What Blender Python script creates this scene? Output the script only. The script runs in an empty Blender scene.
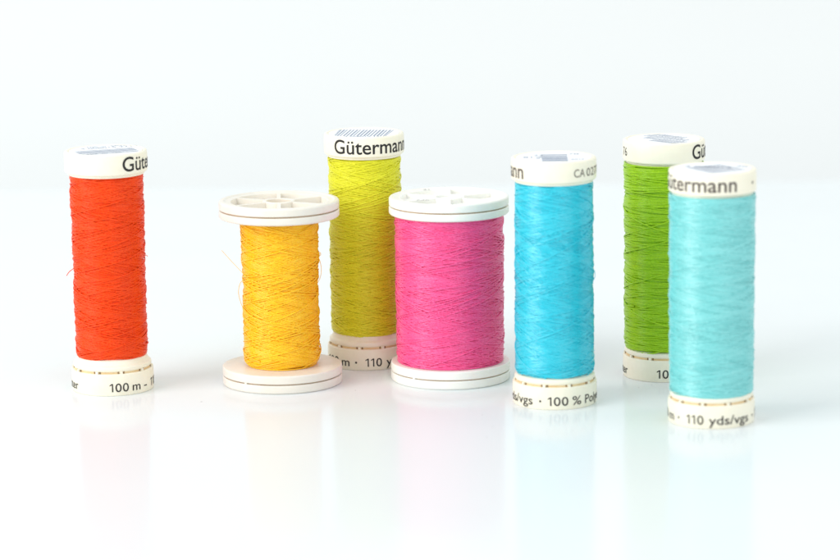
import bpy, bmesh, math, random
import numpy as np
from mathutils import Matrix, Vector

S = 0.001                      # everything below is written in millimetres
PI = math.pi
sc = bpy.context.scene
COL = sc.collection
rng = np.random.default_rng(7)
random.seed(7)

# ------------------------------------------------------------------ materials
def srgb(r, g, b):
    f = lambda c: c / 12.92 if c <= 0.04045 else ((c + 0.055) / 1.055) ** 2.4
    return (f(r / 255), f(g / 255), f(b / 255), 1.0)

def new_mat(name):
    m = bpy.data.materials.new(name); m.use_nodes = True
    nt = m.node_tree
    return m, nt, nt.nodes['Principled BSDF']

def mix_noise(nt, b, c0, c1, scale, detail=3.0, stretch=(1, 1, 1), lo=0.35, hi=0.65):
    tc = nt.nodes.new('ShaderNodeTexCoord')
    mp = nt.nodes.new('ShaderNodeMapping'); mp.inputs['Scale'].default_value = stretch
    no = nt.nodes.new('ShaderNodeTexNoise')
    no.inputs['Scale'].default_value = scale; no.inputs['Detail'].default_value = detail
    rp = nt.nodes.new('ShaderNodeValToRGB')
    rp.color_ramp.elements[0].position = lo; rp.color_ramp.elements[0].color = c0
    rp.color_ramp.elements[1].position = hi; rp.color_ramp.elements[1].color = c1
    nt.links.new(tc.outputs['Object'], mp.inputs['Vector'])
    nt.links.new(mp.outputs['Vector'], no.inputs['Vector'])
    nt.links.new(no.outputs['Fac'], rp.inputs['Fac'])
    nt.links.new(rp.outputs['Color'], b.inputs['Base Color'])
    return mp, no

def thread_mat(name, c0, c1, rough=0.38, sheen=0.0, spec=0.25, ior=1.5):
    m, nt, b = new_mat(name)
    mp, no = mix_noise(nt, b, c0, c1, 2600.0, 2.0, (1, 1, 1.6))
    b.inputs['Roughness'].default_value = rough
    b.inputs['Specular IOR Level'].default_value = spec
    b.inputs['IOR'].default_value = ior
    b.inputs['Sheen Weight'].default_value = sheen
    b.inputs['Sheen Roughness'].default_value = 0.4
    # twisted fibres: a fine slanted ripple on the strand surface
    n2 = nt.nodes.new('ShaderNodeTexNoise'); n2.inputs['Scale'].default_value = 5200; n2.inputs['Detail'].default_value = 2
    bp = nt.nodes.new('ShaderNodeBump'); bp.inputs['Strength'].default_value = 0.5; bp.inputs['Distance'].default_value = 0.00006
    nt.links.new(mp.outputs['Vector'], n2.inputs['Vector'])
    nt.links.new(n2.outputs['Fac'], bp.inputs['Height'])
    nt.links.new(bp.outputs['Normal'], b.inputs['Normal'])
    return m

def plastic_mat(name, c0, c1, rough=0.38, sss=0.12):
    m, nt, b = new_mat(name)
    mp, no = mix_noise(nt, b, c0, c1, 160.0, 4.0)
    b.inputs['Roughness'].default_value = rough
    b.inputs['Specular IOR Level'].default_value = 0.4
    b.inputs['Subsurface Weight'].default_value = sss
    b.inputs['Subsurface Radius'].default_value = (0.0014, 0.0011, 0.0007)
    b.inputs['Subsurface Scale'].default_value = 1.0
    n2 = nt.nodes.new('ShaderNodeTexNoise'); n2.inputs['Scale'].default_value = 1100; n2.inputs['Detail'].default_value = 3
    bp = nt.nodes.new('ShaderNodeBump'); bp.inputs['Strength'].default_value = 0.15; bp.inputs['Distance'].default_value = 0.00008
    nt.links.new(mp.outputs['Vector'], n2.inputs['Vector'])
    nt.links.new(n2.outputs['Fac'], bp.inputs['Height'])
    nt.links.new(bp.outputs['Normal'], b.inputs['Normal'])
    return m

def ink_mat(name, c0, c1):
    m, nt, b = new_mat(name)
    mix_noise(nt, b, c0, c1, 2200.0, 2.0)
    b.inputs['Roughness'].default_value = 0.5
    b.inputs['Specular IOR Level'].default_value = 0.3
    return m

M = {}
M['cream'] = plastic_mat('cream_plastic', (0.86, 0.81, 0.66, 1), (0.90, 0.85, 0.71, 1))
M['ivory'] = plastic_mat('ivory_plastic', (0.78, 0.735, 0.655, 1), (0.82, 0.775, 0.70, 1))
M['white'] = plastic_mat('white_plastic', (0.86, 0.85, 0.80, 1), (0.89, 0.88, 0.83, 1))
M['amber'] = plastic_mat('amber_plastic_seam', (0.66, 0.42, 0.18, 1), (0.84, 0.66, 0.40, 1), 0.5, 0.1)
M['slot_shade'] = plastic_mat('slot_shade_brown', (0.16, 0.09, 0.035, 1), (0.28, 0.17, 0.08, 1), 0.6, 0.0)  # dark brown stands for the shade inside small holes
M['seam'] = plastic_mat('seam_plastic', (0.66, 0.46, 0.30, 1), (0.76, 0.58, 0.42, 1), 0.5, 0.1)
M['paper'] = plastic_mat('paper_label', (0.86, 0.88, 0.90, 1), (0.90, 0.91, 0.93, 1), 0.55, 0.0)
M['ink'] = ink_mat('black_ink', (0.012, 0.011, 0.012, 1), (0.03, 0.028, 0.028, 1))
M['brown_ink'] = ink_mat('worn_brown_ink', (0.055, 0.042, 0.038, 1), (0.12, 0.095, 0.085, 1))
M['slate'] = ink_mat('slate_ink', (0.15, 0.19, 0.28, 1), (0.30, 0.36, 0.47, 1))
M['grey_ink'] = ink_mat('grey_ink', (0.25, 0.25, 0.25, 1), (0.45, 0.45, 0.45, 1))
TH = {
 'orange': thread_mat('orange_thread', (0.82, 0.050, 0.003, 1), (0.92, 0.080, 0.006, 1)),
 'yellow': thread_mat('yellow_thread', (0.95, 0.49, 0.004, 1), (1.0, 0.62, 0.012, 1), 0.34, 0.02, 0.4, 1.6),
 'lime':   thread_mat('lime_thread', (0.70, 0.68, 0.022, 1), (0.77, 0.76, 0.040, 1)),
 'pink':   thread_mat('pink_thread', (0.88, 0.070, 0.26, 1), (0.95, 0.115, 0.34, 1), 0.33, 0.03, 0.45, 1.62),
 'blue':   thread_mat('blue_thread', (0.0, 0.53, 0.68, 1), (0.0, 0.60, 0.75, 1), 0.24, 0.0, 0.55, 1.82),
 'green':  thread_mat('green_thread', (0.27, 0.52, 0.0, 1), (0.36, 0.62, 0.004, 1), 0.34, 0.0, 0.4, 1.55),
 'teal':   thread_mat('teal_thread', (0.17, 0.62, 0.62, 1), (0.22, 0.67, 0.67, 1), 0.24, 0.0, 0.55, 1.85),
}

# ------------------------------------------------------------------ mesh helpers (mm)
class MB:
    def __init__(s): s.v = []; s.f = []
    def add(s, v, f):
        o = len(s.v); s.v += [tuple(p) for p in v]; s.f += [tuple(i + o for i in q) for q in f]
    def lathe(s, prof, n=128, closed=False):
        k = len(prof); v = []; f = []
        for r, z in prof:
            for i in range(n):
                a = 2 * PI * i / n; v.append((r * math.cos(a), r * math.sin(a), z))
        m = k if closed else k - 1
        for j in range(m):
            j2 = (j + 1) % k
            for i in range(n):
                i2 = (i + 1) % n
                f.append((j * n + i, j * n + i2, j2 * n + i2, j2 * n + i))
        s.add(v, f)
    def box(s, x0, x1, y0, y1, z0, z1, rot=0.0):
        c, q = math.cos(rot), math.sin(rot)
        v = [(x * c - y * q, x * q + y * c, z) for z in (z0, z1) for y in (y0, y1) for x in (x0, x1)]
        s.add(v, [(0, 2, 3, 1), (4, 5, 7, 6), (0, 1, 5, 4), (2, 6, 7, 3), (0, 4, 6, 2), (1, 3, 7, 5)])
    def quad(s, pts): s.add(pts, [tuple(range(len(pts)))])
    def tube(s, pts, r, n=6):
        pts = [Vector(p) for p in pts]; v = []; f = []
        up = Vector((0.31, 0.2, 0.93)).normalized()
        for i, p in enumerate(pts):
            t = (pts[min(i + 1, len(pts) - 1)] - pts[max(i - 1, 0)]).normalized()
            e1 = t.cross(up).normalized(); e2 = t.cross(e1)
            rr = r * (0.6 if i in (0, len(pts) - 1) else 1)
            for k in range(n):
                a = 2 * PI * k / n; v.append(p + e1 * math.cos(a) * rr + e2 * math.sin(a) * rr)
        for i in range(len(pts) - 1):
            for k in range(n):
                k2 = (k + 1) % n
                f.append((i * n + k, i * n + k2, (i + 1) * n + k2, (i + 1) * n + k))
        f.append(tuple(range(n))[::-1]); f.append(tuple((len(pts) - 1) * n + k for k in range(n)))
        s.add(v, f)
    def build(s, name, mat, parent=None, smooth=True, sharp=35):
        me = bpy.data.meshes.new(name)
        me.from_pydata([(x * S, y * S, z * S) for x, y, z in s.v], [], s.f)
        return link(me, name, mat, parent, smooth, sharp)

def link(me, name, mat, parent=None, smooth=True, sharp=35):
    me.materials.append(mat)
    if smooth:
        me.polygons.foreach_set('use_smooth', [True] * len(me.polygons))
        if sharp: me.set_sharp_from_angle(angle=math.radians(sharp))
    me.update()
    o = bpy.data.objects.new(name, me); COL.objects.link(o)
    if parent: o.parent = parent
    return o

def bevelled(pts, r=0.15, n=3):
    """round the corners of an open (r, z) polyline"""
    out = [pts[0]]
    for a, b, c in zip(pts, pts[1:], pts[2:]):
        A, B, C_ = Vector(a), Vector(b), Vector(c)
        d1, d2 = (A - B), (C_ - B)
        q = min(r, d1.length * 0.45, d2.length * 0.45)
        p1, p2 = B + d1.normalized() * q, B + d2.normalized() * q
        for i in range(n + 1):
            t = i / n
            out.append(tuple((1 - t) ** 2 * p1 + 2 * t * (1 - t) * B + t * t * p2))
    out.append(pts[-1])
    return out

# ------------------------------------------------------------------ lettering
def glyph_mesh(text, weight=0.0):
    cu = bpy.data.curves.new('text', 'FONT'); cu.body = text; cu.size = 1.0
    cu.resolution_u = 5; cu.offset = weight
    o = bpy.data.objects.new('text', cu); COL.objects.link(o)
    dg = bpy.context.evaluated_depsgraph_get(); dg.update()
    me = bpy.data.meshes.new_from_object(o.evaluated_get(dg))
    bm = bmesh.new(); bm.from_mesh(me)
    bpy.data.objects.remove(o); bpy.data.curves.remove(cu); bpy.data.meshes.remove(me)
    return bm
def bm_arrays(bm):
    bm.verts.index_update()
    v = np.array([p.co[:] for p in bm.verts]).reshape(-1, 3)
    f = [tuple(q.index for q in p.verts) for p in bm.faces]
    bm.free(); return v, f
def glyphs(text, weight=0.0, cuts=True):
    if text.isdigit() and len(text) > 1:                    # figures set close together
        V = []; Fs = []; x = 0.0; n = 0
        for ch in text:
            if ch == '1':                                   # a stem with its flag
                h = CAPH or 0.7
                v = np.array([(0.20, 0, 0), (0.29, 0, 0), (0.29, h, 0), (0.20, h, 0), (0.20, h - 0.11, 0), (0.04, h - 0.20, 0), (0.04, h - 0.11, 0)]); f = [(0, 1, 2, 3, 4), (3, 6, 5, 4)]
            else:
                v, f = glyphs(ch, weight, cuts)
            v[:, 0] += x - v[:, 0].min(); x = v[:, 0].max() + (0.16 if ch == '1' else 0.09)
            V.append(v); Fs += [tuple(i + n for i in q) for q in f]; n += len(v)
        return np.concatenate(V), Fs
    bm = glyph_mesh(text, weight)
    if cuts:
        xs = [p.co.x for p in bm.verts]; x = min(xs) + 0.07
        while x < max(xs):
            bmesh.ops.bisect_plane(bm, geom=bm.verts[:] + bm.edges[:] + bm.faces[:], plane_co=(x, 0, 0), plane_no=(1, 0, 0))
            x += 0.07
    return bm_arrays(bm)
CAPH = None
def word_round(mb, text, a0, a1, cap, z0, R, weight=0.0):
    """lettering printed round a cylinder: spans a0..a1 degrees (0 faces the camera, + to the right)"""
    global CAPH
    if CAPH is None:
        h, _ = glyphs('H'); CAPH = h[:, 1].max()
    v, f = glyphs(text, weight)
    x0, x1 = v[:, 0].min(), v[:, 0].max()
    a = np.radians(a0 + (v[:, 0] - x0) / (x1 - x0) * (a1 - a0))
    z = z0 + v[:, 1] / CAPH * cap
    mb.add(list(zip(R * np.sin(a), -R * np.cos(a), z)), f)
def word_flat(mb, text, x, y, cap, rot, z, squeeze=1.0):
    global CAPH
    if CAPH is None:
        h, _ = glyphs('H'); CAPH = h[:, 1].max()
    v, f = glyphs(text, 0.0, False)
    k = cap / CAPH; X = v[:, 0] * k * squeeze; Y = v[:, 1] * k
    c, s = math.cos(rot), math.sin(rot)
    mb.add(list(zip(x + X * c - Y * s, y + X * s + Y * c, np.full(len(X), z))), f)

# ------------------------------------------------------------------ wound thread
def tube_arrays(P, Rad, sides=5):
    n = len(P)
    T = np.gradient(P, axis=0); T /= np.linalg.norm(T, axis=1)[:, None]
    E1 = P.copy(); E1[:, 2] = 0; E1 /= np.linalg.norm(E1, axis=1)[:, None]
    E2 = np.cross(T, E1)
    ang = 2 * np.pi * np.arange(sides) / sides
    V = P[:, None, :] + Rad[:, None, None] * (np.cos(ang)[None, :, None] * E1[:, None, :] + np.sin(ang)[None, :, None] * E2[:, None, :])
    i = np.arange(n - 1)[:, None] * sides; k = np.arange(sides)[None, :]; k2 = (k + 1) % sides
    F = np.stack([i + k, i + k2, i + sides + k2, i + sides + k], -1).reshape(-1, 4)
    return V.reshape(-1, 3), F

def smooth_noise(n, step, amp, g):
    k = max(4, n // step + 3)
    return np.interp(np.arange(n), np.arange(k) * step, g.normal(0, amp, k))

def winding(name, parent, mat, z0, z1, rad, pitch, turns, d=0.23, seed=1, proud=10, lift=0.06, depth=0.26, rough=0.010, seg=40, proud_pitch=(6, 22)):
    """one continuous thread wound to and fro; rad(z) is the outer radius of the package"""
    g = np.random.default_rng(seed)
    H = z1 - z0
    zs = []; ph = []; layer = []
    done = 0.0; direction = 1; phase = g.uniform(0, 6.28); k = 0
    base_p = g.uniform(*pitch); nxt = 6
    while done < turns:
        if k >= nxt:
            base_p = g.uniform(*pitch); nxt = k + g.integers(4, 9)
        a = z0 + abs(g.normal(0, 0.35)); b = z1 - abs(g.normal(0, 0.35))
        nt_ = (b - a) / base_p
        nt_ = round(nt_ * 2) / 2 + g.uniform(-0.06, 0.06)      # lays the next pass beside the last one
        m = int(nt_ * seg); t = np.arange(m) / m
        te = t + 0.0
        zz = a + (b - a) * (te if direction > 0 else 1 - te)
        zs.append(zz); ph.append(phase + 2 * np.pi * nt_ * t); layer.append(np.full(m, k, float))
        phase += 2 * np.pi * nt_; done += nt_; direction *= -1; k += 1
    Z = np.concatenate(zs); PHI = np.concatenate(ph); L = np.concatenate(layer) / k
    n = len(Z)
    ker = np.hanning(9); ker /= ker.sum()
    Z = np.convolve(np.pad(Z, 4, 'edge'), ker, 'valid')
    Z = np.clip(Z + smooth_noise(n, 12, 0.05, g), z0, z1)
    Rr = rad(Z) - d / 2 - depth * (1 - L) + smooth_noise(n, 5, rough, g)
    P = np.stack([Rr * np.cos(PHI), Rr * np.sin(PHI), Z], 1)
    V, F = tube_arrays(P, d / 2 * (1 + smooth_noise(n, 2, 0.10, g)))
    Vs = [V]; Fs = [F]; off = len(V)
    for j in range(proud):                                     # single strands lying across the rest
        pt = g.uniform(*proud_pitch) * (1 if g.random() < .5 else -1)
        nt_ = g.uniform(0.6, 2.0); m = int(nt_ * seg)
        zc = g.uniform(z0 + 2, z1 - 2)
        Zp = np.clip(zc + pt * (np.arange(m) / seg - nt_ / 2), z0 + .2, z1 - .2)
        Pp = g.uniform(0, 6.28) + 2 * np.pi * np.arange(m) / seg
        env = np.minimum(1, np.minimum(np.arange(m), np.arange(m)[::-1]) / 6)
        Rp = rad(Zp) - d / 2 + (lift + smooth_noise(m, 5, 0.03, g)) * env
        V, F = tube_arrays(np.stack([Rp * np.cos(Pp), Rp * np.sin(Pp), Zp], 1), np.full(m, d / 2 * 1.05))
        Vs.append(V); Fs.append(F + off); off += len(V)
    # packed thread below the outer strands
    zz = np.linspace(z0, z1, 40); rr = rad(zz) - d * 0.5 - depth
    q = 72; A = 2 * np.pi * np.arange(q) / q
    prof = [(0.5, z0)] + list(zip(rr, zz)) + [(0.5, z1)]
    V = np.array([(r * math.cos(a), r * math.sin(a), z) for r, z in prof for a in A])
    F = np.array([(j * q + i, j * q + (i + 1) % q, (j + 1) * q + (i + 1) % q, (j + 1) * q + i) for j in range(len(prof) - 1) for i in range(q)])
    Vs.append(V); Fs.append(F + off)
    V = np.concatenate(Vs) * S; F = np.concatenate(Fs)
    me = bpy.data.meshes.new(name)
    me.vertices.add(len(V)); me.vertices.foreach_set('co', V.astype(np.float32).ravel())
    me.loops.add(F.size); me.loops.foreach_set('vertex_index', F.astype(np.int32).ravel())
    me.polygons.add(len(F)); me.polygons.foreach_set('loop_start', np.arange(0, F.size, 4, dtype=np.int32))
    me.update(calc_edges=True); me.validate()
    return link(me, name, mat, parent, True, 0)

def package(z0, z1, r_bot, r_mid, r_top, e0=1.5, e1=0.8, drop0=1.2, drop1=0.5):
    """outer radius of a thread package: straight body with rounded shoulders"""
    def f(z):
        t = (z - z0) / (z1 - z0)
        r = np.interp(t, [0, .5, 1], [r_bot, r_mid, r_top])
        r = r + 0.06 * np.sin(z * 0.55 + 3 * r_top) + 0.04 * np.sin(z * 1.37 + 7 * r_bot)      # uneven build-up
        a = np.clip(1 - (z - z0) / e0, 0, 1); b = np.clip(1 - (z1 - z) / e1, 0, 1)
        return r - drop0 * (1 - np.sqrt(1 - np.minimum(a, .999) ** 2)) - drop1 * (1 - np.sqrt(1 - np.minimum(b, .999) ** 2))
    return f

# ------------------------------------------------------------------ the things
CAMH = 159.79
def thing(name, label, cat, x, y, group):
    o = bpy.data.objects.new(name, None); COL.objects.link(o)
    o.empty_display_size = 0.01
    o.location = (x * S, y * S, 0); o.rotation_euler = (0, 0, -math.atan2(x, y))
    o['label'] = label; o['category'] = cat; o['group'] = group
    return o

HT, CAPZ = 58.72, 53.62
BASE_RING = [('100', 0, 27), ('m', 33, 46), ('\u00b7', 55.5, 57), ('110', 70, 94), ('yds/vgs', 101, 161), ('\u00b7', 171.5, 173.5),
             ('100', 183, 211), ('%', 217, 231), ('Polyester', 238, 308)]

def tall_spool(label, key, x, y, ring_rot, cap_words, r_bot, r_mid, r_top, zb, wind, cap_ink='ink', ring_ink='ink', tab_rot=0.0, print_fn=None, dash=False):
    t = thing('thread_spool', label, 'thread spool', x, y, 'tall capped spools of sewing thread')
    # base ring
    mb = MB()
    mb.lathe(bevelled([(0.3, 0.25), (8.6, 0.25), (9.0, 0.0), (9.86, 0.0), (10.0, 2.6), (9.94, 5.32), (9.1, 5.36), (8.8, 4.9)], 0.22))
    base = mb.build('base_ring', M['cream'], t)
    mb = MB()
    for w, a0, a1 in BASE_RING:
        if w == '\u00b7':
            if dash: word_round(mb, '-', a0 + ring_rot - 2.2, a1 + ring_rot + 2.2, 2.05, 1.05, 10.03)
            else:
                c = math.radians((a0 + a1) / 2 + ring_rot); q = []
                for i in range(12):
                    b = 2 * PI * i / 12; a = c + 0.27 * math.cos(b) / 10.03
                    q.append((10.03 * math.sin(a), -10.03 * math.cos(a), 2.05 + 0.27 * math.sin(b)))
                mb.quad(q)
        else:
            word_round(mb, w, a0 + ring_rot, a1 + ring_rot, 2.05, 1.05, 10.03, 0.004)
    mb.build('lettering', M[ring_ink], base, False)
    # seam with its little bridges
    mb = MB(); mb.lathe([(8.75, 4.8), (9.22, 5.1), (9.22, 6.0), (8.75, 6.4)])
    seam = mb.build('seam', M['amber'], t)
    br, sl = MB(), MB()
    for k in range(10):
        a = math.radians(tab_rot + 36 * k)
        br.box(-0.3, 0.3, -9.72, -8.85, 5.25, 5.9, a)
        for e in (-0.68, 0.68): sl.box(e - 0.13, e + 0.13, -9.36, -8.85, 5.2, 5.9, a)  # solid dark blocks instead of holes, shade put into their colour
    br.build('bridge', M['cream'], seam, False)
    sl.build('slot_shade', M['slot_shade'], seam, False)
    # flange carrying the thread
    mb = MB()
    mb.lathe(bevelled([(8.7, 5.78), (9.3, 5.72), (9.55, 6.3), (9.42, 6.95), (8.9, 7.25), (8.4, zb + 0.5), (7.6, zb + 0.8)], 0.3))
    mb.build('flange', M['cream'], t)
    # tube inside the thread
    mb = MB(); mb.lathe([(7.2, 5.4), (7.2, 54.2)], 64)
    mb.build('core', M['cream'], t)
    z1 = 53.15
    winding('thread_winding', t, TH[key], zb, z1, package(zb, z1, r_bot, r_mid, r_top), **wind)
    # cap
    mb = MB()
    mb.lathe(bevelled([(7.4, 52.95), (min(9.25, r_top + 0.25), 52.95), (min(9.3, r_top + 0.3), CAPZ), (9.8, CAPZ), (9.97, CAPZ + 0.3), (10.0, 56.5), (9.93, HT - 0.25), (9.6, HT),
                       (9.15, HT), (9.0, HT - 0.22), (0.05, HT - 0.22)], 0.2))
    cap = mb.build('cap', M['cream'], t)
    mb = MB()
    for (w, a0, a1, ch, zz) in cap_words:
        if w == '*':
            c = math.radians(a0); q = []
            for i in range(14):
                b = 2 * PI * i / 14; a = c + 0.36 * math.cos(b) / 10.03
                q.append((10.03 * math.sin(a), -10.03 * math.cos(a), zz + 0.36 * math.sin(b)))
            mb.quad(q)
        else:
            word_round(mb, w, a0, a1, ch, zz, 10.03, 0.010 if ch > 2.5 else 0.0)
    mb.build('lettering', M[cap_ink], cap, False)
    mb = MB(); mb.lathe([(8.8, HT - 0.2), (8.78, HT - 0.12), (0.02, HT - 0.12)], 96)
    mb.build('paper_label', M['paper'], cap)
    mb = MB(); print_fn(mb, HT - 0.10)
    mb.build('label_print', M['slate'], cap, False)
    return t

def barcode(mb, z, cx, cy, W, L, rot, n, g, clip=8.5, fill=0.55):
    """n bars across width W, each L long"""
    c, s = math.cos(rot), math.sin(rot)
    x = -W / 2; step = W / n
    for i in range(n):
        w = step * g.uniform(0.3, 0.3 + fill)
        a = x + i * step; pts = []
        l0, l1 = -L / 2, L / 2
        ok = True
        for px, py in ((a, l0), (a + w, l0), (a + w, l1), (a, l1)):
            X, Y = cx + px * c - py * s, cy + px * s + py * c
            q = math.hypot(X, Y)
            if q > clip: X, Y = X * clip / q, Y * clip / q
            pts.append((X, Y, z))
        mb.quad(pts)

def print_orange(mb, z):
    g = np.random.default_rng(3)
    barcode(mb, z, 0.4, -2.2, 9.0, 14.5, PI / 2 + 0.28, 5, g, fill=0.35)
    word_flat(mb, '4 008015 2719', -5.8, 2.0, 1.9, 0.25, z, 0.85)
    word_flat(mb, '100 m  SEW', -4.6, 5.0, 1.5, 0.22, z, 0.9)
    word_flat(mb, 'TEX 30  155', -4.5, -7.2, 1.3, 0.28, z, 0.9)
def print_lime(mb, z):
    g = np.random.default_rng(4)
    barcode(mb, z, -0.2, -0.5, 15.0, 11.5, -0.16, 18, g, fill=0.25)
    word_flat(mb, '4 008015 12', -5.0, -7.2, 1.2, -0.1, z)
def print_blue(mb, z):
    g = np.random.default_rng(5)
    barcode(mb, z, 0.2, -0.8, 12.5, 6.0, PI / 2 + 0.02, 4, g, fill=0.5)
    word_flat(mb, '81 7', -7.2, -1.8, 2.3, 0.0, z, 0.8); word_flat(mb, '23', -4.6, 1.4, 2.1, 0.0, z, 0.7)
    word_flat(mb, '5', -4.3, -3.0, 2.1, 0.0, z, 0.8)
    word_flat(mb, '736', 3.7, 3.6, 1.9, 0.0, z, 0.6); word_flat(mb, '4017', 3.9, -5.2, 1.9, 0.0, z, 0.6)
def print_green(mb, z):
    g = np.random.default_rng(6)
    for r_, (yy, w) in enumerate(((-5.2, 8.5), (-2.0, 13.2), (1.6, 13.8), (5.0, 11.5))):
        barcode(mb, z, 0.2 + 0.3 * r_, yy, w, 2.4, -0.75, 13, g, fill=0.2)
def print_teal(mb, z):
    g = np.random.default_rng(8)
    barcode(mb, z, 0.9, -0.6, 9.5, 10.5, 0.62, 15, g, fill=0.2)
    word_flat(mb, '4 008015', -6.6, 2.2, 2.0, -0.2, z)
    word_flat(mb, '30', 5.2, 2.5, 2.0, -0.2, z)

BR = 'G\u00fctermann'
BZ, BH = CAPZ + 0.95, 3.4
def orange_words(): return [(BR, 23, 153, BH, BZ)]

o_orange = tall_spool('spool of orange thread standing alone at the far left, cream cap and printed base ring', 'orange', -75.37, 713.63, -4.9,
    orange_words(), 8.75, 8.75, 8.95, 7.9, dict(pitch=(6, 17), turns=380, seed=11, d=0.30, depth=0.2, proud=34, lift=0.12), tab_rot=-23.5, print_fn=print_orange, dash=True)
o_lime = tall_spool('spool of lime yellow thread standing behind, between the golden yellow and the pink spools', 'lime', -13.51, 738.87, -73.0,
    [(BR, -47, 83, BH, BZ)], 9.0, 9.05, 9.1, 8.0, dict(pitch=(5.5, 14), turns=380, seed=12, d=0.30, depth=0.2, proud=30, lift=0.11), tab_rot=-12, print_fn=print_lime)
o_blue = tall_spool('spool of bright sky blue thread standing right beside the pink spool, faded brown cap lettering', 'blue', 31.67, 693.0, -192.5,
    [(BR, -175, -45, BH, BZ - 0.1), ('CA', 28, 46, 1.85, BZ + 0.4), ('02776', 49.5, 96, 1.85, BZ + 0.4)], 9.4, 9.3, 9.25, 6.9, dict(pitch=(8, 24), turns=460, seed=13, d=0.25, rough=0.004, depth=0.14, lift=0.09, proud=34, proud_pitch=(8, 34)),
    cap_ink='brown_ink', ring_ink='ink', tab_rot=-15, print_fn=print_blue)
o_green = tall_spool('spool of leaf green thread half hidden behind the pale aqua spool', 'green', 59.81, 720.9, -9.2,
    [(BR, 43, 173, BH, BZ), ('76', -79, -63, 2.0, BZ + 0.5)], 9.8, 9.8, 9.9, 6.7, dict(pitch=(3.0, 6.5), turns=280, seed=14, d=0.40, depth=0.26, proud=12), tab_rot=-20, print_fn=print_green)
o_teal = tall_spool('pale aqua thread spool nearest the camera at the far right, overlapping the green one', 'teal', 66.78, 671.8, -104.0,
    [(BR, -97, 33, BH - 0.1, BZ), ('*', 64, 0, 0, BZ + 1.5)], 9.75, 9.8, 9.9, 6.5, dict(pitch=(6.0, 15.0), turns=480, seed=15, d=0.26, rough=0.004, depth=0.14, lift=0.09, proud=12),
    cap_ink='brown_ink', ring_ink='ink', tab_rot=-12, print_fn=print_teal)

# ---- spools with wide flanges
FR, FH = 14.68, 45.42
def sector(mb, r0, r1, a0, a1, z0, z1, n=14):
    """a closed ring sector (used for the pockets' walls)"""
    v = []; f = []
    for i in range(n + 1):
        a = a0 + (a1 - a0) * i / n
        for r, z in ((r0, z0), (r1, z0), (r1, z1), (r0, z1)): v.append((r * math.cos(a), r * math.sin(a), z))
    for i in range(n):
        for k in range(4):
            k2 = (k + 1) % 4; f.append((i * 4 + k, i * 4 + k2, i * 4 + 4 + k2, i * 4 + 4 + k))
    f.append((0, 3, 2, 1)); f.append(tuple(n * 4 + k for k in range(4)))
    mb.add(v, f)

def flange_spool(label, key, x, y, mat, seam_mat, depth, lip, r, wind, marks=False, spin=0.0):
    t = thing('thread_spool', label, 'thread spool', x, y, 'wide flanged spools of sewing thread')
    # lower flange: two discs with a seam between
    mb = MB()
    mb.lathe(bevelled([(3.0, 0.15), (12.5, 0.15), (12.9, 0), (14.35, 0), (FR, 0.35), (FR, 1.95), (FR - .12, 2.12), (14.0, 2.14), (13.8, 2.0)], 0.18))
    mb.lathe(bevelled([(13.8, 2.5), (14.0, 2.40), (FR - .12, 2.42), (FR, 2.58), (FR - 0.01, 4.2), (FR - .16, 4.46), (13.4, 4.50), (8.0, 4.51), (3.2, 4.51)], 0.2))
    for a in (math.radians(-38), math.radians(100)): mb.box(-0.3, 0.3, -14.6, -13.5, 2.0, 2.5, -a * -1)
    lo = mb.build('lower_flange', mat, t)
    mb = MB(); mb.lathe([(13.6, 1.95), (13.9, 2.1), (13.9, 2.45), (13.6, 2.55)]); mb.build('seam', seam_mat, lo)
    # upper flange: underside disc, seam, and a rim with spokes round a hub
    mb = MB()
    zt = FH
    mb.lathe(bevelled([(3.0, zt - 4.4), (9.0, zt - 4.4), (13.9, zt - 4.36), (FR - .25, zt - 4.2), (FR, zt - 3.9), (FR, zt - 2.6), (FR - .12, zt - 2.42), (14.0, zt - 2.40), (13.8, zt - 2.5)], 0.2))
    fl = zt - depth
    mb.lathe(bevelled([(13.8, zt - 2.0), (14.0, zt - 2.10), (FR - .15, zt - 2.08), (FR - .03, zt - 1.9), (FR - .03, zt - 0.4), (FR - 0.3, zt - 0.06), (13.5, zt), (13.2, zt - lip), (12.1, zt - lip - 0.05), (11.7, zt - lip - 0.12), (11.6, fl), (3.95, fl), (3.95, zt - lip - 0.12), (3.75, zt - lip),
                       (3.15, zt - lip), (3.0, zt - lip - 0.2), (2.9, zt - 6.0)], 0.14))
    up = mb.build('upper_flange', mat, t)
    mb = MB()
    for k in range(6):
        mb_a = math.radians(30 + 60 * k + spin)
        mb.box(3.7, 11.75, -0.48, 0.48, fl - 0.1, zt - lip - 0.14, mb_a)
    mb.build('spoke', mat, up, False)
    mb = MB(); mb.lathe([(13.6, zt - 2.55), (13.9, zt - 2.42), (13.9, zt - 2.08), (13.6, zt - 1.95)]); mb.build('seam', seam_mat, up)
    mb = MB(); mb.lathe([(2.9, 4.4), (2.9, zt - 4.3)], 48); mb.lathe([(6.4, 4.4), (6.4, zt - 4.3)], 48)
    mb.build('core', mat, t)
    z0, z1 = 4.52, zt - 4.42
    w = winding('thread_winding', t, TH[key], z0, z1, r(z0, z1), **wind)
    if marks:
        mb = MB(); mb.lathe([(3.1, zt - 0.75), (1.2, zt - 0.7), (0.02, zt - 0.7)], 48); mb.build('hub_plug', mat, up)
        mb = MB()
        zz = zt - lip + 0.02
        word_flat(mb, '736', -7.9, -6.2, 1.7, 0.0, zz, 0.9)
        word_flat(mb, '21', -6.3, 10.2, 1.5, 0.0, zz, 0.9)
        word_flat(mb, '4 i', 0.4, -12.9, 1.2, 0.0, zz, 0.9)
        mb.build('label_print', M['grey_ink'], up, False)
    return t, w

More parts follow.
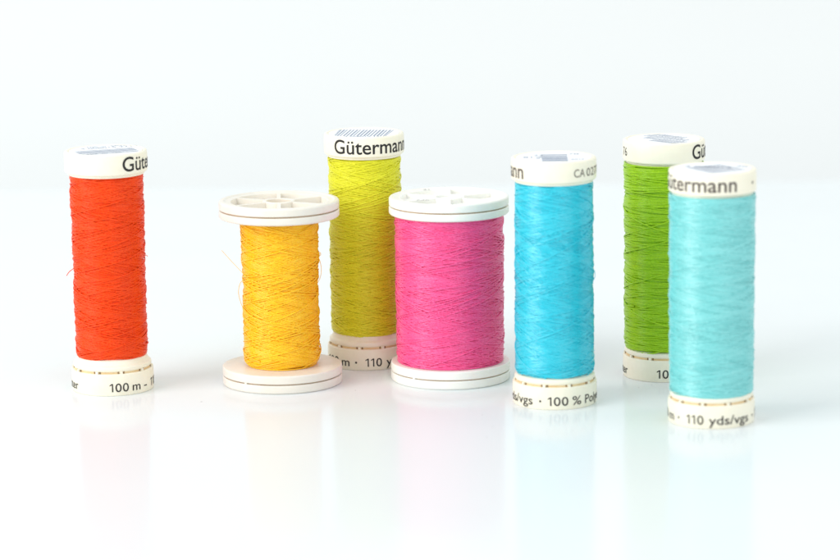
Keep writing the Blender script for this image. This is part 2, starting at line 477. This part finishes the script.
o_yel, w_yel = flange_spool('spool of golden yellow thread, thinly filled, with wide ivory flanges and a spoked open top', 'yellow', -34.08, 717.84, M['ivory'], M['seam'], 1.9, 0.25,
    lambda a, b: package(a, b, 9.45, 9.2, 9.6, 2.6, 1.6, 1.7, 1.0), dict(pitch=(7, 20), turns=380, seed=21, d=0.29, depth=0.2, proud=40, lift=0.15, rough=0.02, proud_pitch=(6, 22)))
o_pink, w_pink = flange_spool('fat spool of pink thread, full almost to the edge of its white flanges', 'pink', 7.27, 720.29, M['white'], M['seam'], 1.4, 0.2,
    lambda a, b: package(a, b, 13.2, 13.25, 13.35, 0.7, 0.6, 0.35, 0.3), dict(pitch=(8, 24), turns=430, seed=22, d=0.29, depth=0.2, proud=40, lift=0.12, seg=52, proud_pitch=(8, 34)), marks=True)

# ---- loose ends and loops that stand off the windings (local x = right, y = depth, z = height)
def curve(pts, n=24):
    pts = [Vector(p) for p in pts]; P = [pts[0] * 2 - pts[1]] + pts + [pts[-1] * 2 - pts[-2]]; out = []
    for i in range(1, len(P) - 2):
        for j in range(n // (len(pts) - 1)):
            t = j / (n // (len(pts) - 1))
            out.append(0.5 * (2 * P[i] + (P[i + 1] - P[i - 1]) * t + (2 * P[i - 1] - 5 * P[i] + 4 * P[i + 1] - P[i + 2]) * t * t + (3 * P[i] - P[i - 1] - 3 * P[i + 1] + P[i + 2]) * t ** 3))
    out.append(P[-2]); return out
def loose(parent, mat, pts, r=0.075):
    mb = MB(); mb.tube(curve(pts), r); return mb.build('loose_end', mat, parent)
wy, wo, wb = w_yel, None, None
def child(t, n): return [c for c in t.children if c.name.startswith(n)][0]
wo, wb = child(o_orange, 'thread_winding'), child(o_blue, 'thread_winding')
loose(wy, TH['yellow'], [(-8.6, -3.2, 27.3), (-9.9, -2.8, 28.7), (-11.9, -2.0, 30.8), (-14.2, -1.4, 33.4)], 0.06)
loose(wy, TH['yellow'], [(-8.9, -2.0, 26.2), (-9.9, -1.6, 25.0), (-10.3, -1.2, 22.6), (-9.7, -1.5, 20.0), (-8.6, -2.8, 17.6)], 0.07)
loose(wy, TH['yellow'], [(9.0, -1.8, 31.6), (9.7, -1.4, 30.2), (10.0, -1.0, 27.8), (9.6, -1.2, 25.8), (8.8, -2.2, 24.6)], 0.07)
loose(wy, TH['yellow'], [(8.8, -2.4, 31.6), (9.6, -1.8, 32.4), (9.9, -1.6, 31.8), (9.2, -1.8, 31.2)], 0.08)
loose(wo, TH['orange'], [(-8.4, -2.0, 30.4), (-9.0, -1.6, 29.9), (-9.7, -1.2, 29.3), (-10.4, -1.0, 28.3)], 0.10)
loose(wo, TH['orange'], [(8.4, -2.2, 32.6), (9.0, -1.6, 32.9), (9.35, -1.4, 32.5)], 0.07)
loose(wb, TH['blue'], [(9.0, -2.4, 32.3), (9.5, -1.6, 31.6), (9.62, -1.3, 30.4), (9.3, -1.6, 29.6), (8.9, -2.6, 29.2)], 0.07)

# ------------------------------------------------------------------ the setting
def struct(o, label):
    o['kind'] = 'structure'; o['label'] = label; return o
def sheet(name, mat, x0, x1, y0, y1, z0, z1):
    mb = MB(); mb.box(x0, x1, y0, y1, z0, z1)
    return mb.build(name, mat, None, False)

m, nt, b = new_mat('white_gloss_tabletop')
mix_noise(nt, b, (0.765, 0.80, 0.81, 1), (0.78, 0.815, 0.825, 1), 14.0, 4.0)
b.inputs['Roughness'].default_value = 0.14
b.inputs['IOR'].default_value = 1.13
M['table'] = m
m, nt, b = new_mat('white_painted_wall')
mix_noise(nt, b, (0.765, 0.780, 0.774, 1), (0.78, 0.796, 0.790, 1), 3.0, 4.0)
b.inputs['Roughness'].default_value = 0.7
M['wall'] = m
struct(sheet('table', M['table'], -900, 900, 150, 1028, -30, 0), 'glossy white tabletop reflecting the spools')
struct(sheet('wall', M['wall'], -2600, 2600, 1420, 1520, -800, 2000), 'plain white wall out of focus behind the table')

mb = MB()
for i in range(16):                                            # a few specks of lint and dust on the gloss
    px, py = random.uniform(-95, 95), random.uniform(590, 760)
    if i == 0: px, py = -16.0, 707.0
    if i == 1: px, py = 52.6, 706.0
    r = random.uniform(0.07, 0.16)
    v = [(px + r * math.cos(a) * (1 + .5 * (i % 3)), py + r * math.sin(a), z) for z, q in ((0.005, 1),) for a in [2 * PI * k / 8 for k in range(8)]]
    mb.add(v + [(px, py, r * 0.7)], [(k, (k + 1) % 8, 8) for k in range(8)])
du = mb.build('dust', M['grey_ink'], None); du['kind'] = 'stuff'; du['label'] = 'tiny specks of dust and lint on the glossy tabletop'; du['category'] = 'dust'

# ------------------------------------------------------------------ light
w = bpy.data.worlds.new('World'); sc.world = w; w.use_nodes = True
bg = w.node_tree.nodes['Background']
bg.inputs['Color'].default_value = (0.93, 0.98, 1.0, 1); bg.inputs['Strength'].default_value = 0.95

def area(name, loc, target, sx, sy, power, color):
    l = bpy.data.lights.new(name, 'AREA'); l.shape = 'RECTANGLE'; l.size = sx; l.size_y = sy
    l.energy = power; l.color = color
    o = bpy.data.objects.new(name, l); COL.objects.link(o)
    o.location = loc
    o.rotation_euler = (Vector(target) - Vector(loc)).to_track_quat('-Z', 'Y').to_euler()
    return o
area('window_light', (-1.15, 0.05, 0.62), (0.0, 0.72, 0.02), 0.95, 1.4, 19.0, (1.0, 0.985, 0.96))
area('soft_fill', (0.95, -0.15, 0.55), (0.0, 0.72, 0.03), 2.4, 1.7, 8.5, (1.0, 1.0, 0.99))  # added fill, no real source: brightens the right sides of the spools
area('ceiling_light', (0.1, 0.75, 1.7), (0.0, 0.75, 0.0), 1.6, 1.4, 0.8, (0.97, 1.0, 1.0))
area('wall_fill', (0.0, 0.9, 1.9), (0.0, 1.42, 0.3), 2.4, 0.5, 1.0, (0.97, 1.0, 1.0))  # added unseen lamp, only there to lift the wall's brightness

# ------------------------------------------------------------------ camera
cam = bpy.data.cameras.new('camera'); co = bpy.data.objects.new('camera', cam); COL.objects.link(co)
F_PX, THETA, ROLL = 2988.26, math.radians(10.6357), math.radians(0.7393)
cam.sensor_width = 36.0; cam.lens = F_PX / 840 * 36.0
cam.clip_start = 0.01; cam.clip_end = 50
r0 = Vector((1, 0, 0)); u0 = Vector((0, math.sin(THETA), math.cos(THETA))); f0 = Vector((0, math.cos(THETA), -math.sin(THETA)))
c, s = math.cos(ROLL), math.sin(ROLL)
rt = r0 * c - u0 * s; upv = r0 * s + u0 * c
mw = Matrix.Identity(4)
for i in range(3): mw[i][0] = rt[i]; mw[i][1] = upv[i]; mw[i][2] = -f0[i]
mw[0][3], mw[1][3], mw[2][3] = 0, 0, CAMH * S
co.matrix_world = mw
cam.dof.use_dof = True; cam.dof.focus_distance = 0.733; cam.dof.aperture_fstop = 15.0
sc.camera = co

sc.view_settings.view_transform = 'Standard'; sc.view_settings.look = 'None'
sc.view_settings.exposure = -0.12; sc.view_settings.gamma = 1.0
sc.render.engine = 'CYCLES'
sc.cycles.use_denoising = True
sc.cycles.max_bounces = 10; sc.cycles.diffuse_bounces = 6
sc.cycles.use_adaptive_sampling = True; sc.cycles.adaptive_threshold = 0.005
